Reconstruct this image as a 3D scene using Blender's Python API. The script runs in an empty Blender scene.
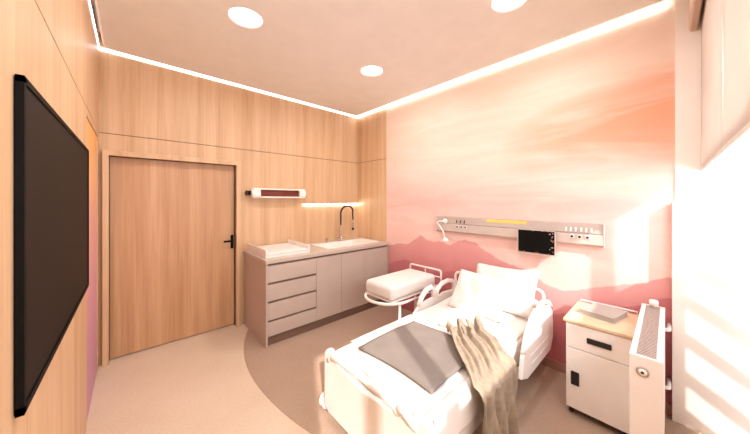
import bpy, bmesh, math, random
from mathutils import Vector, Matrix, noise as mnoise
random.seed(4)
C = bpy.context.scene.collection
PI = math.pi

# ------------------------------------------------------------------ materials
def lin(c):
    out = []
    for v in c[:3]:
        v = v / 255.0
        out.append(v / 12.92 if v <= 0.04045 else ((v + 0.055) / 1.055) ** 2.4)
    return (*out, 1.0)

def new_mat(name):
    m = bpy.data.materials.new(name)
    m.use_nodes = True
    nt = m.node_tree
    b = nt.nodes['Principled BSDF']
    return m, nt, b

def nd(nt, typ, **kw):
    n = nt.nodes.new(typ)
    for k, v in kw.items():
        if k.startswith('i_'):
            key = k[2:]
            n.inputs[int(key) if key.isdigit() else key].default_value = v
        else:
            setattr(n, k, v)
    return n

def coords(nt, scale=(1, 1, 1), rot=(0, 0, 0)):
    t = nd(nt, 'ShaderNodeTexCoord')
    mp = nd(nt, 'ShaderNodeMapping')
    mp.inputs['Scale'].default_value = scale
    mp.inputs['Rotation'].default_value = rot
    nt.links.new(t.outputs['Object'], mp.inputs['Vector'])
    return mp.outputs['Vector']

def ramp(nt, fac, stops, interp='LINEAR'):
    r = nd(nt, 'ShaderNodeValToRGB')
    cr = r.color_ramp
    cr.interpolation = interp
    while len(cr.elements) < len(stops):
        cr.elements.new(0.5)
    for e, (p, c) in zip(cr.elements, stops):
        e.position = p
        e.color = c
    nt.links.new(fac, r.inputs['Fac'])
    return r.outputs['Color']

def math_n(nt, op, a, b=None, clamp=False):
    n = nd(nt, 'ShaderNodeMath', operation=op)
    n.use_clamp = clamp
    for i, v in enumerate((a, b)):
        if v is None: continue
        if isinstance(v, (int, float)): n.inputs[i].default_value = v
        else: nt.links.new(v, n.inputs[i])
    return n.outputs[0]

def mix(nt, fac, a, b):
    n = nd(nt, 'ShaderNodeMix', data_type='RGBA')
    for key, v in ((0, fac), (6, a), (7, b)):
        if isinstance(v, (int, float)): n.inputs[key].default_value = v
        elif isinstance(v, tuple): n.inputs[key].default_value = v
        else: nt.links.new(v, n.inputs[key])
    return n.outputs[2]

def plain(name, c, rough=0.5, metal=0.0, var=0.04, scale=6.0, bump=0.0, bscale=120.0, coat=0.0, spec=0.5):
    """paint / plastic / metal / fabric: a base colour with a little procedural unevenness"""
    m, nt, b = new_mat(name)
    v = coords(nt)
    nz = nd(nt, 'ShaderNodeTexNoise', i_Scale=scale, i_Detail=4.0)
    nt.links.new(v, nz.inputs['Vector'])
    lo = tuple(max(0, x * (1 - var)) for x in c); hi = tuple(min(255, x * (1 + var)) for x in c)
    nt.links.new(ramp(nt, nz.outputs['Fac'], [(0.3, lin(lo)), (0.7, lin(hi))]), b.inputs['Base Color'])
    b.inputs['Roughness'].default_value = rough
    b.inputs['Metallic'].default_value = metal
    b.inputs['Coat Weight'].default_value = coat
    b.inputs['Specular IOR Level'].default_value = spec
    if bump:
        n2 = nd(nt, 'ShaderNodeTexNoise', i_Scale=bscale, i_Detail=3.0)
        nt.links.new(v, n2.inputs['Vector'])
        bp = nd(nt, 'ShaderNodeBump', i_Strength=bump, i_Distance=0.004)
        nt.links.new(n2.outputs['Fac'], bp.inputs['Height'])
        nt.links.new(bp.outputs['Normal'], b.inputs['Normal'])
    return m

def wood(name, dark, mid, light, scale=(1, 1, 1), rot=(0, 0, 0), rough=0.45):
    """straight-grained veneer: stretched noises along local z (before rot)"""
    m, nt, b = new_mat(name)
    v = coords(nt, (9 * scale[0], 9 * scale[1], 0.35 * scale[2]), rot)
    n1 = nd(nt, 'ShaderNodeTexNoise', i_Scale=1.0, i_Detail=6.0, i_Roughness=0.6, i_Distortion=0.25)
    nt.links.new(v, n1.inputs['Vector'])
    v2 = coords(nt, (60 * scale[0], 60 * scale[1], 1.2 * scale[2]), rot)
    n2 = nd(nt, 'ShaderNodeTexNoise', i_Scale=1.0, i_Detail=4.0, i_Roughness=0.7)
    nt.links.new(v2, n2.inputs['Vector'])
    f = math_n(nt, 'ADD', math_n(nt, 'MULTIPLY', n1.outputs['Fac'], 0.62), math_n(nt, 'MULTIPLY', n2.outputs['Fac'], 0.38))
    nt.links.new(ramp(nt, f, [(0.36, lin(dark)), (0.5, lin(mid)), (0.64, lin(light))]), b.inputs['Base Color'])
    b.inputs['Roughness'].default_value = rough
    return m

def emis(name, c, s):
    m, nt, b = new_mat(name)
    v = coords(nt)
    nz = nd(nt, 'ShaderNodeTexNoise', i_Scale=3.0)
    nt.links.new(v, nz.inputs['Vector'])
    col = ramp(nt, nz.outputs['Fac'], [(0.2, lin([x * .985 for x in c])), (0.8, lin(c))])
    nt.links.new(col, b.inputs['Base Color'])
    nt.links.new(col, b.inputs['Emission Color'])
    b.inputs['Emission Strength'].default_value = s
    return m

M = {}
M['wood'] = wood('oak_veneer', (194, 154, 115), (209, 172, 133), (221, 187, 150))
M['wood_door'] = wood('oak_door_veneer', (178, 132, 92), (196, 151, 110), (210, 168, 128))
M['wood_top'] = wood('pale_wood_top', (212, 176, 140), (222, 190, 157), (232, 203, 174), scale=(1, 1, 1), rot=(0, PI / 2, 0))
M['seam'] = plain('panel_seam', (92, 60, 42), 0.8)
M['ceiling'] = plain('ceiling_paint', (236, 231, 224), 0.85, var=0.01)
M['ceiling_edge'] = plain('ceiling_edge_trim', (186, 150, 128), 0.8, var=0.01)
M['lamp_rim'] = plain('downlight_reflector', (226, 212, 202), 0.7, var=0.01)
M['white_wall'] = plain('white_paint', (244, 236, 230), 0.8, var=0.01)
M['white'] = plain('white_lacquer', (240, 232, 226), 0.4, var=0.01)
M['white_plastic'] = plain('white_plastic', (242, 234, 228), 0.35, var=0.01)
M['white_metal'] = plain('white_powder_coat', (240, 232, 226), 0.35, var=0.01)
M['linen'] = plain('white_linen', (228, 221, 215), 0.9, var=0.015, bump=0.15, bscale=40)
M['sheet'] = plain('bed_sheet', (232, 223, 216), 0.9, var=0.015, bump=0.12, bscale=25)
M['black'] = plain('black_plastic', (22, 18, 17), 0.4)
M['screen'] = plain('tv_screen', (24, 19, 18), 0.6, var=0.02, spec=0.15)
M['tv_black'] = plain('tv_black', (14, 11, 10), 0.6, spec=0.1)
M['chrome'] = plain('brushed_steel', (190, 182, 176), 0.25, metal=1.0)
M['cab'] = plain('taupe_laminate', (188, 170, 157), 0.5, var=0.015)
M['cab_dark'] = plain('groove_shadow_gap', (120, 92, 76), 0.7)
M['counter'] = plain('solid_surface_counter', (192, 177, 164), 0.35, var=0.01)
M['blanket'] = plain('grey_wool', (126, 115, 107), 0.95, var=0.04, bump=0.5, bscale=150)
M['throw'] = plain('beige_knit', (150, 133, 114), 0.95, var=0.08, scale=20, bump=0.6, bscale=140)
M['rail_grey'] = plain('aluminium_rail', (206, 190, 180), 0.4, metal=0.15, var=0.02)
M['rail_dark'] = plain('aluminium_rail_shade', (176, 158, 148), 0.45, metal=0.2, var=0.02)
M['yellow'] = plain('yellow_strip', (222, 190, 84), 0.5)
M['socket'] = plain('dark_socket', (60, 48, 46), 0.5)
M['grille'] = plain('radiator_grille', (176, 158, 150), 0.6, var=0.10, scale=160)
M['blind'] = plain('blind_fabric', (222, 208, 196), 0.9, var=0.04, scale=3, bump=0.3, bscale=200)
def make_translucent(m, c, f):
    nt = m.node_tree; b = nt.nodes['Principled BSDF']; out = nt.nodes['Material Output']
    tr = nt.nodes.new('ShaderNodeBsdfTranslucent'); tr.inputs['Color'].default_value = lin(c)
    mx = nt.nodes.new('ShaderNodeMixShader'); mx.inputs[0].default_value = f
    nt.links.new(b.outputs[0], mx.inputs[1]); nt.links.new(tr.outputs[0], mx.inputs[2]); nt.links.new(mx.outputs[0], out.inputs['Surface'])
make_translucent(M['blind'], (226, 220, 214), 0.2)
M['box'] = plain('headbox_paint', (196, 166, 146), 0.6)
M['book'] = plain('grey_cover', (172, 161, 153), 0.6)
M['base'] = plain('skirting_vinyl', (176, 128, 116), 0.6)
M['led'] = emis('cove_led', (248, 250, 255), 3.0)
M['led_bright'] = emis('cove_led_bright', (250, 250, 252), 5.0)
M['led_wall'] = emis('wall_led', (255, 244, 230), 12.0)
M['lamp'] = emis('downlight_diffuser', (250, 250, 250), 5.0)
M['outside'] = plain('outdoor_paving', (200, 190, 180), 0.9)
M['red'] = plain('red_trace', (200, 70, 60), 0.5)
M['green'] = plain('green_trace', (70, 150, 90), 0.5)

def heater_mat():
    m, nt, b = new_mat('heater_element')
    v = coords(nt)
    sep = nd(nt, 'ShaderNodeSeparateXYZ'); nt.links.new(v, sep.inputs[0])
    w = nd(nt, 'ShaderNodeTexWave', wave_type='BANDS', bands_direction='Z', i_Scale=14.0, i_Distortion=0.0)
    nt.links.new(v, w.inputs['Vector'])
    nt.links.new(ramp(nt, w.outputs['Fac'], [(0.0, lin((120, 44, 28))), (1.0, lin((150, 66, 44)))]), b.inputs['Base Color'])
    b.inputs['Roughness'].default_value = 0.3
    return m
M['heater'] = heater_mat()

def floor_mat(name, c1, c2):
    m, nt, b = new_mat(name)
    v = coords(nt)
    n1 = nd(nt, 'ShaderNodeTexNoise', i_Scale=70.0, i_Detail=5.0, i_Roughness=0.7); nt.links.new(v, n1.inputs['Vector'])
    n2 = nd(nt, 'ShaderNodeTexNoise', i_Scale=2.2, i_Detail=3.0); nt.links.new(v, n2.inputs['Vector'])
    f = math_n(nt, 'ADD', math_n(nt, 'MULTIPLY', n1.outputs['Fac'], 0.7), math_n(nt, 'MULTIPLY', n2.outputs['Fac'], 0.3))
    nt.links.new(ramp(nt, f, [(0.36, lin(c1)), (0.64, lin(c2))]), b.inputs['Base Color'])
    b.inputs['Roughness'].default_value = 0.42
    return m
M['floor'] = floor_mat('cream_vinyl', (212, 190, 166), (228, 208, 184))
M['inlay'] = floor_mat('brown_vinyl', (168, 142, 122), (184, 158, 137))

def mural_mat():
    m, nt, b = new_mat('sunset_mountain_mural')
    v = coords(nt)
    sep = nd(nt, 'ShaderNodeSeparateXYZ'); nt.links.new(v, sep.inputs[0])
    y, z = sep.outputs['Y'], sep.outputs['Z']
    # drifting cloud noises, stretched along the wall and tilted a little
    vc = coords(nt, (1, 0.55, 1.9), (-0.20, 0, 0))
    n1 = nd(nt, 'ShaderNodeTexNoise', i_Scale=1.5, i_Detail=8.0, i_Roughness=0.55, i_Distortion=0.8); nt.links.new(vc, n1.inputs['Vector'])
    zz = math_n(nt, 'ADD', z, math_n(nt, 'MULTIPLY', math_n(nt, 'SUBTRACT', n1.outputs['Fac'], 0.5), 0.7))
    zf = math_n(nt, 'DIVIDE', zz, 3.1)
    sky = ramp(nt, zf, [(0.0, lin((236, 188, 180))), (0.30, lin((238, 196, 186))), (0.40, lin((239, 200, 190))),
                        (0.50, lin((235, 184, 175))), (0.56, lin((236, 194, 183))), (0.64, lin((238, 205, 192))),
                        (0.76, lin((238, 202, 184))), (0.88, lin((236, 210, 192))), (1.0, lin((236, 214, 196)))])
    # orange band high on the window side
    dy = math_n(nt, 'DIVIDE', math_n(nt, 'SUBTRACT', y, 0.15), 1.1)
    zc = math_n(nt, 'SUBTRACT', zz, math_n(nt, 'ADD', 2.28, math_n(nt, 'MULTIPLY', y, -0.12)))
    dz = math_n(nt, 'DIVIDE', zc, 0.42)
    d = math_n(nt, 'ADD', math_n(nt, 'MULTIPLY', dy, dy), math_n(nt, 'MULTIPLY', dz, dz))
    om = math_n(nt, 'SUBTRACT', 1.0, d, True)
    sky = mix(nt, math_n(nt, 'MULTIPLY', om, 0.9), sky, lin((228, 160, 126)))
    # thin pale streaks
    vs = coords(nt, (1, 0.6, 3.2), (-0.25, 0, 0))
    n2 = nd(nt, 'ShaderNodeTexNoise', i_Scale=1.3, i_Detail=8.0, i_Roughness=0.55, i_Distortion=1.4); nt.links.new(vs, n2.inputs['Vector'])
    st = ramp(nt, n2.outputs['Fac'], [(0.46, (0, 0, 0, 1)), (0.72, (1, 1, 1, 1))])
    sky = mix(nt, math_n(nt, 'MULTIPLY', st, 0.5), sky, lin((246, 224, 212)))
    # mountain silhouettes: outline height as a function of y
    far = [(2.96, .90), (2.69, .958), (2.54, .962), (2.41, 1.05), (2.30, 1.116), (2.20, 1.07), (2.12, 1.04), (1.995, 1.067),
           (1.85, 1.034), (1.74, 1.105), (1.64, 1.119), (1.52, 1.11), (1.40, 1.033), (1.27, .962), (1.10, .926), (.97, .889), (.80, .80),
           (.65, .76), (.39, .86), (.15, .95), (0.0, 1.03)]
    near = [(2.96, .60), (2.75, .68), (2.6, .74), (2.4, .70), (2.2, .62), (2.0, .66), (1.8, .72), (1.5, .60), (1.2, .52), (.9, .50), (.7, .53),
            (.5, .63), (.3, .70), (.15, .78), (0.0, .88)]
    nj = nd(nt, 'ShaderNodeTexNoise', i_Scale=14.0, i_Detail=6.0); nt.links.new(v, nj.inputs['Vector'])
    jit = math_n(nt, 'MULTIPLY', math_n(nt, 'SUBTRACT', nj.outputs['Fac'], 0.5), 0.05)
    def mask(pts):
        st = [(p / 3.0, (h, h, h, 1)) for p, h in sorted(pts)]
        hcol = ramp(nt, math_n(nt, 'DIVIDE', y, 3.0), st)
        h = math_n(nt, 'ADD', hcol, jit)
        return h, math_n(nt, 'MULTIPLY', math_n(nt, 'SUBTRACT', h, z), 90.0, True)
    hf, mf = mask(far)
    fade = math_n(nt, 'DIVIDE', math_n(nt, 'SUBTRACT', hf, z), 0.55, True)
    farc = mix(nt, fade, lin((222, 158, 154)), lin((206, 124, 126)))
    col = mix(nt, mf, sky, farc)
    hn, mn = mask(near)
    fade2 = math_n(nt, 'DIVIDE', math_n(nt, 'SUBTRACT', hn, z), 0.6, True)
    nearc = mix(nt, fade2, lin((200, 120, 124)), lin((182, 100, 108)))
    col = mix(nt, mn, col, nearc)
    nt.links.new(col, b.inputs['Base Color'])
    b.inputs['Roughness'].default_value = 0.55
    return m
M['mural'] = mural_mat()

def gradient_mat():
    m, nt, b = new_mat('coloured_wall_panel')
    v = coords(nt)
    sep = nd(nt, 'ShaderNodeSeparateXYZ'); nt.links.new(v, sep.inputs[0])
    n1 = nd(nt, 'ShaderNodeTexNoise', i_Scale=1.3, i_Detail=4.0); nt.links.new(v, n1.inputs['Vector'])
    zz = math_n(nt, 'ADD', sep.outputs['Z'], math_n(nt, 'MULTIPLY', math_n(nt, 'SUBTRACT', n1.outputs['Fac'], 0.5), 0.5))
    nt.links.new(ramp(nt, math_n(nt, 'DIVIDE', zz, 2.2), [(0.0, lin((196, 146, 176))), (0.35, lin((216, 158, 178))), (0.6, lin((230, 172, 166))),
                      (0.8, lin((240, 186, 138))), (1.0, lin((244, 182, 108)))]), b.inputs['Base Color'])
    b.inputs['Roughness'].default_value = 0.5
    return m
M['gradient'] = gradient_mat()

def glass_mat():
    m, nt, b = new_mat('window_glass')
    b.inputs['Base Color'].default_value = (1, 1, 1, 1)
    b.inputs['Roughness'].default_value = 0.0
    b.inputs['Transmission Weight'].default_value = 1.0
    b.inputs['IOR'].default_value = 1.0
    return m

# ------------------------------------------------------------------ geometry helpers
class MB:
    def __init__(self): self.bm = bmesh.new()
    def _mark(self, faces, mi):
        for f in faces: f.material_index = mi
    def box(self, lo, hi, mi=0, bevel=0.0, seg=2):
        lo, hi = [min(a, b) for a, b in zip(lo, hi)], [max(a, b) for a, b in zip(lo, hi)]
        t = bmesh.new()
        r = bmesh.ops.create_cube(t, size=1.0)
        for v in t.verts:
            v.co = Vector([(lo[i] + hi[i]) / 2 + v.co[i] * (hi[i] - lo[i]) for i in range(3)])
        if bevel: bmesh.ops.bevel(t, geom=t.edges[:], offset=bevel, segments=seg, profile=0.5, affect='EDGES')
        self.merge(t, mi); return self
    def merge(self, t, mi=0, mat=None):
        if mat is not None: t.transform(mat)
        vm = {v: self.bm.verts.new(v.co) for v in t.verts}
        for f in t.faces:
            try:
                nf = self.bm.faces.new([vm[v] for v in f.verts]); nf.material_index = mi; nf.smooth = f.smooth
            except ValueError: pass
        t.free()
    def prism(self, pts, axis, a, b, mi=0, bevel=0.0, seg=2):
        """polygon pts in the two other axes, extruded on axis from a to b"""
        t = bmesh.new()
        def P(p, w):
            if axis == 0: return Vector((w, p[0], p[1]))
            if axis == 1: return Vector((p[0], w, p[1]))
            return Vector((p[0], p[1], w))
        A = [t.verts.new(P(p, a)) for p in pts]; B = [t.verts.new(P(p, b)) for p in pts]
        n = len(pts)
        fs = [t.faces.new(A), t.faces.new(B[::-1])]
        for i in range(n): t.faces.new((A[i], B[i], B[(i + 1) % n], A[(i + 1) % n]))
        bmesh.ops.recalc_face_normals(t, faces=t.faces[:])
        if bevel:
            e = [e for f in t.faces if len(f.verts) == n and n > 4 or f in fs for e in f.edges]
            bmesh.ops.bevel(t, geom=list(set(e)), offset=bevel, segments=seg, profile=0.5, affect='EDGES')
        self.merge(t, mi); return self
    def tube(self, pts, r, seg=10, mi=0, closed=False, cap=True):
        pts = [Vector(p) for p in pts]; n = len(pts)
        rr = r if isinstance(r, (list, tuple)) else [r] * n
        rings = []; prev = None
        for i, p in enumerate(pts):
            if closed: d = pts[(i + 1) % n] - pts[i - 1]
            else: d = pts[min(i + 1, n - 1)] - pts[max(i - 1, 0)]
            d.normalize()
            if prev is None:
                up = Vector((0, 0, 1)) if abs(d.z) < 0.9 else Vector((1, 0, 0))
                u = d.cross(up).normalized()
            else: u = (prev - d * prev.dot(d)).normalized()
            prev = u; w = d.cross(u)
            rings.append([self.bm.verts.new(p + (u * math.cos(2 * PI * k / seg) + w * math.sin(2 * PI * k / seg)) * rr[i]) for k in range(seg)])
        m = n if closed else n - 1
        for i in range(m):
            a, b = rings[i], rings[(i + 1) % n]
            for k in range(seg):
                f = self.bm.faces.new((a[k], a[(k + 1) % seg], b[(k + 1) % seg], b[k])); f.smooth = True; f.material_index = mi
        if cap and not closed:
            f = self.bm.faces.new(rings[0][::-1]); f.material_index = mi
            f = self.bm.faces.new(rings[-1]); f.material_index = mi
        return self
    def cyl(self, a, b, r, r2=None, seg=24, mi=0):
        return self.tube([a, b], [r, r if r2 is None else r2], seg, mi)
    def lathe(self, prof, centre, axis=2, seg=24, mi=0, cap=True):
        """prof: (radius, height) pairs along the axis"""
        c = Vector(centre); rings = []
        for r, h in prof:
            ring = []
            for k in range(seg):
                a = 2 * PI * k / seg; x, y = r * math.cos(a), r * math.sin(a)
                off = (x, y, h) if axis == 2 else ((h, x, y) if axis == 0 else (x, h, y))
                ring.append(self.bm.verts.new(c + Vector(off)))
            rings.append(ring)
        for a, b in zip(rings, rings[1:]):
            for k in range(seg):
                f = self.bm.faces.new((a[k], a[(k + 1) % seg], b[(k + 1) % seg], b[k])); f.smooth = True; f.material_index = mi
        for ring in ((rings[0], rings[-1]) if cap else ()):
            f = self.bm.faces.new(ring); f.material_index = mi
        return self
    def ball(self, c, r, seg=16, mi=0):
        t = bmesh.new(); bmesh.ops.create_uvsphere(t, u_segments=seg, v_segments=seg // 2, radius=1)
        s = r if isinstance(r, (list, tuple)) else (r, r, r)
        for v in t.verts: v.co = Vector((v.co.x * s[0] + c[0], v.co.y * s[1] + c[1], v.co.z * s[2] + c[2]))
        for f in t.faces: f.smooth = True
        self.merge(t, mi); return self
    def grid(self, fn, nu, nv, mi=0, smooth=True):
        V = [[self.bm.verts.new(Vector(fn(i / nu, j / nv))) for j in range(nv + 1)] for i in range(nu + 1)]
        for i in range(nu):
            for j in range(nv):
                f = self.bm.faces.new((V[i][j], V[i + 1][j], V[i + 1][j + 1], V[i][j + 1])); f.smooth = smooth; f.material_index = mi
        return self

ORIG = {}
def link(name, mb, mats, parent=None, recalc=True):
    bm = mb.bm if isinstance(mb, MB) else mb
    base = ORIG.get(parent.name, Vector((0, 0, 0))) if parent else None
    if recalc: bmesh.ops.recalc_face_normals(bm, faces=bm.faces[:])
    if base is not None: bm.transform(Matrix.Translation(-base))
    me = bpy.data.meshes.new(name); bm.to_mesh(me); bm.free()
    o = bpy.data.objects.new(name, me); C.objects.link(o)
    for m in (mats if isinstance(mats, (list, tuple)) else [mats]): me.materials.append(m)
    if parent:
        o.parent = parent; ORIG[o.name] = base
    return o

def tag(o, label, cat, group=None):
    o['label'] = label; o['category'] = cat
    if group: o['group'] = group
    return o
def thing(name, label, cat, base, group=None):
    o = bpy.data.objects.new(name, None); C.objects.link(o)
    o.empty_display_size = 0.1; o.location = base; ORIG[o.name] = Vector(base)
    return tag(o, label, cat, group)
def single(name, mb, mats, label, cat, base, group=None):
    """a thing that is one mesh, its origin at its base"""
    mb.bm.transform(Matrix.Translation(-Vector(base)))
    o = link(name, mb, mats); o.location = base
    return tag(o, label, cat, group)
def struct(name, mb, mats, parent=None):
    o = link(name, mb, mats, parent)
    if not parent: o['kind'] = 'structure'
    return o
def solidify(o, t, off=-1):
    m = o.modifiers.new('thickness', 'SOLIDIFY'); m.thickness = t; m.offset = off
def subsurf(o, n=2):
    m = o.modifiers.new('smooth', 'SUBSURF'); m.levels = n; m.render_levels = n
def bevel(o, w, seg=2):
    m = o.modifiers.new('edge', 'BEVEL'); m.width = w; m.segments = seg; m.limit_method = 'ANGLE'
def arc(c, r, a0, a1, n, plane='xz'):
    out = []
    for i in range(n + 1):
        a = a0 + (a1 - a0) * i / n; x, y = r * math.cos(a), r * math.sin(a)
        out.append({'xz': (c[0] + x, c[1], c[2] + y), 'yz': (c[0], c[1] + x, c[2] + y), 'xy': (c[0] + x, c[1] + y, c[2])}[plane])
    return out

# ------------------------------------------------------------------ room numbers (metres)
XL, XR, YB = -0.234, 2.96, 3.70      # TV wall, mural wall, door wall
ZS = 2.25                            # panel seam
ZC = 3.06                            # dropped ceiling
ZT = 3.22                            # slab above the cove
YW = -0.36                           # inner face of the window wall

# ------------------------------------------------------------------ setting
mb = MB().box((XL - .2, YW - .1, -.1), (XR + .2, YB + .3, 0)); struct('floor', mb, M['floor'])
# darker round field in the vinyl, let into the floor
cx, cy, R = 3.0, 2.45, 2.2
pts = []
for i in range(97):
    a = PI / 2 + PI * i / 96 + 0.0
    x, y = cx + R * math.cos(a), cy + (R if math.sin(a) > 0 else 2.6) * math.sin(a)
    pts.append((min(x, XR), min(y, YB)))
mb = MB().prism(pts, 2, -0.004, 0.002); struct('trim_1', mb, M['inlay'])

# TV wall
g = 0.007
mb = MB().box((XL - .12, YW, 0), (XL - .012, YB + .12, ZT), 1)
mb.box((XL - .012, YW, ZS + g), (XL, YB, ZT), 0)
mb.box((XL - .012, YW, 0), (XL, 2.745, ZS), 0)
mb.box((XL - .012, 3.585, 0), (XL, YB, ZS), 0)
mb.box((XL - .012, 2.745, 2.195), (XL, 3.585, ZS), 0)
struct('wall_left', mb, [M['wood'], M['seam']])
mb = MB().box((XL - .0115, 2.75, 0.0), (XL - .006, 3.58, 2.19)); struct('trim_2', mb, M['gradient'])

# door wall with a recessed opening
DX0, DX1, DZ = -0.165, 0.975, 2.035
mb = MB().box((XL, YB + .10, 0), (XR, YB + .2, ZT), 1)
mb.box((XL, YB, ZS + g), (XR, YB + .02, ZT), 0)
mb.box((DX1, YB, 0), (XR, YB + .10, ZS), 0)
mb.box((XL, YB, 0), (DX0, YB + .10, ZS), 0)
mb.box((DX0, YB, DZ), (DX1, YB + .10, ZS), 0)
mb.box((XL, YB + .012, ZS - .01), (XR, YB + .02, ZS + .02), 1)
struct('wall_back', mb, [M['wood'], M['seam']])
# door casing
mb = MB().box((DX0 - .045, YB - .05, 0), (DX0, YB + .10, DZ + .005))
mb.box((DX1, YB - .05, 0), (DX1 + .045, YB + .10, DZ + .005))
mb.box((DX0 - .045, YB - .05, DZ), (DX1 + .045, YB + .10, DZ + .05))
o = struct('trim_3', mb, M['wood']); bevel(o, .003)
mb = MB().box((DX0 + .003, YB + .05, 0.012), (DX1 - .003, YB + .095, DZ - .003))
door = struct('door_1', mb, M['wood_door'])
hx_, hz_ = .945, 1.085
mb = MB().box((hx_ - .016, YB + .035, hz_ - .10), (hx_ + .016, YB + .05, hz_ + .07), 0, .004)
mb.tube([(hx_, YB + .045, hz_), (hx_, YB - .005, hz_), (hx_ - .008, YB - .012, hz_), (hx_ - .105, YB - .012, hz_)], .012, 10)
mb.cyl((hx_, YB + .04, hz_ - .07), (hx_, YB + .02, hz_ - .07), .012)
struct('door_handle', mb, M['tv_black'], door)

# mural wall (wood return at the far end, painted field, white pier at the window)
mb = MB().box((XR + .012, YW, 0), (XR + .15, YB + .12, ZT), 1)
mb.box((XR, 2.985, ZS + g), (XR + .012, YB, ZT), 0)
mb.box((XR, 2.985, 0), (XR + .012, YB, ZS), 0)
mb.box((XR, -.04, 0), (XR + .012, 2.982, ZT), 2)
struct('wall_right', mb, [M['wood'], M['seam'], M['mural']])
mb = MB().box((XR - .012, YW - .25, 0), (XR + .012, -.035, ZT)); o = struct('trim_4', mb, M['white_wall'])
mb = MB().box((XR - .065, YW - .25, 0), (XR - .0125, -.0195, 1.585)); o = struct('trim_6', mb, M['white_wall']); bevel(o, .003)
mb = MB().box((XR - .012, -.018, 0), (XR, 2.20, .085)); struct('baseboard_right', mb, M['base'])

# window wall behind the camera: parapet, head and mullions, and a low opening added to let sun onto the pier
WY0, WY1 = YW - .10, YW
mb = MB()
SILL, HEAD = 1.36, 2.32
mb.box((XL, WY0, 0), (2.70, WY1, SILL))
mb.box((XL, WY0, HEAD), (XR, WY1, ZT))
mb.box((XL, WY0, SILL), (-.12, WY1, HEAD))
struct('wall_window', mb, M['white_wall'])
def mull(x0, x1, z0, z1, n):
    m_ = MB().box((x0, WY0 + .04, z0), (x1, WY1 - .04, z1)); struct('window_%d' % n, m_, M['white'])
mull(.186, .250, SILL, HEAD, 1)
mull(.59, .72, SILL, HEAD, 2)
mull(2.513, 2.59, SILL, HEAD, 3)
# unseen slatted screen, added outside to cast stripes of shade on the pier
mb = MB()
for k in range(6):
    z0 = .15 + k * .27
    mb.prism([(-1.10, z0 - .40), (-.50, z0), (-.50, z0 + .075), (-1.10, z0 - .325)], 0, 2.655, 2.667)
struct('shadow_screen', mb, M['white_wall'])

# ceiling: slab above, dropped plasterboard field with rounded corners and lamp holes
mb = MB().box((XL - .1, YW - .1, ZT), (XR + .15, YB + .2, ZT + .1)); struct('ceiling', mb, M['ceiling'])
LAMPS = [(0.68, 2.29), (2.02, 2.27), (2.05, 0.78)]
LR = .132
def drop_ceiling():
    x0, x1, y0, y1, r = XL + .032, XR - .06, .0, YB - .036, .09
    out = []
    for c, a in (((x1 - r, y1 - r), 0), ((x0 + r, y1 - r), PI / 2)):
        out += [(c[0] + r * math.cos(a + PI / 2 * i / 8), c[1] + r * math.sin(a + PI / 2 * i / 8)) for i in range(9)]
    out += [(x0, y0), (x1, y0)]
    bm = bmesh.new()
    def loop(pts, z):
        vs = [bm.verts.new((p[0], p[1], z)) for p in pts]
        es = [bm.edges.new((vs[i], vs[(i + 1) % len(vs)])) for i in range(len(vs))]
        return vs, es
    xm, ym = (x0 + x1) / 2, (y0 + y1) / 2
    ring = [(p[0] - .022 * (1 if p[0] > xm else -1), p[1] - (.022 if p[1] > ym else 0)) for p in out]
    lip = loop(out, ZC + .012)
    outer = loop(ring, ZC)
    edge_faces = [bm.faces.new((lip[0][i], lip[0][(i + 1) % len(out)], outer[0][(i + 1) % len(out)], outer[0][i])) for i in range(len(out))]
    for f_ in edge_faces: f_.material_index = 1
    holes = [loop([(cx + LR * math.cos(2 * PI * k / 40), cy + LR * math.sin(2 * PI * k / 40)) for k in range(40)], ZC) for cx, cy in LAMPS]
    es = outer[1] + [e for h in holes for e in h[1]]
    bmesh.ops.triangle_fill(bm, use_beauty=True, edges=es)
    for vs, d in [(lip[0], .088)] + [(h[0], .06) for h in holes]:
        up = [bm.verts.new((v.co.x, v.co.y, v.co.z + d)) for v in vs]
        for i in range(len(vs)):
            j = (i + 1) % len(vs)
            bm.faces.new((vs[i], vs[j], up[j], up[i]))
        if d < .1: pass
    top = loop(out, ZC + .10)
    bm.faces.new(top[0])
    bmesh.ops.remove_doubles(bm, verts=bm.verts[:], dist=1e-5)
    o = link('ceiling', bm, [M['ceiling'], M['ceiling_edge']]); o['kind'] = 'structure'
drop_ceiling()

# ------------------------------------------------------------------ lamps
LE = 9.5
LAB = ['round recessed ceiling downlight nearest the television wall',
       'round recessed ceiling downlight above the foot of the sink counter, smallest of the three',
       'round recessed ceiling downlight cut by the top edge of the photo, near the mural wall']
LAB[1] = 'small-looking round recessed ceiling downlight nearest the corner over the sink counter'
for (x, y), lb in zip(LAMPS, LAB):
    t = thing('downlight', lb, 'ceiling light', (x, y, ZC), 'ceiling downlights')
    mb = MB().lathe([(LR - .008, .055), (LR - .008, .058)], (x, y, ZC), 2, 40); link('diffuser', mb, M['lamp'], t)
    mb = MB()
    mb.lathe([(LR - .001, .001), (LR - .001, .05), (LR - .006, .05), (LR - .006, .001), (LR - .001, .001)], (x, y, ZC), 2, 40, 0, False)
    link('rim', mb, M['lamp_rim'], t)
    l = bpy.data.lights.new('downlight_beam', 'AREA'); l.shape = 'DISK'; l.size = .11; l.energy = LE; l.color = lin((250, 250, 250))[:3]
    lo = bpy.data.objects.new('downlight_beam', l); C.objects.link(lo); lo.location = (0, 0, -.002); lo.parent = t

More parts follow.
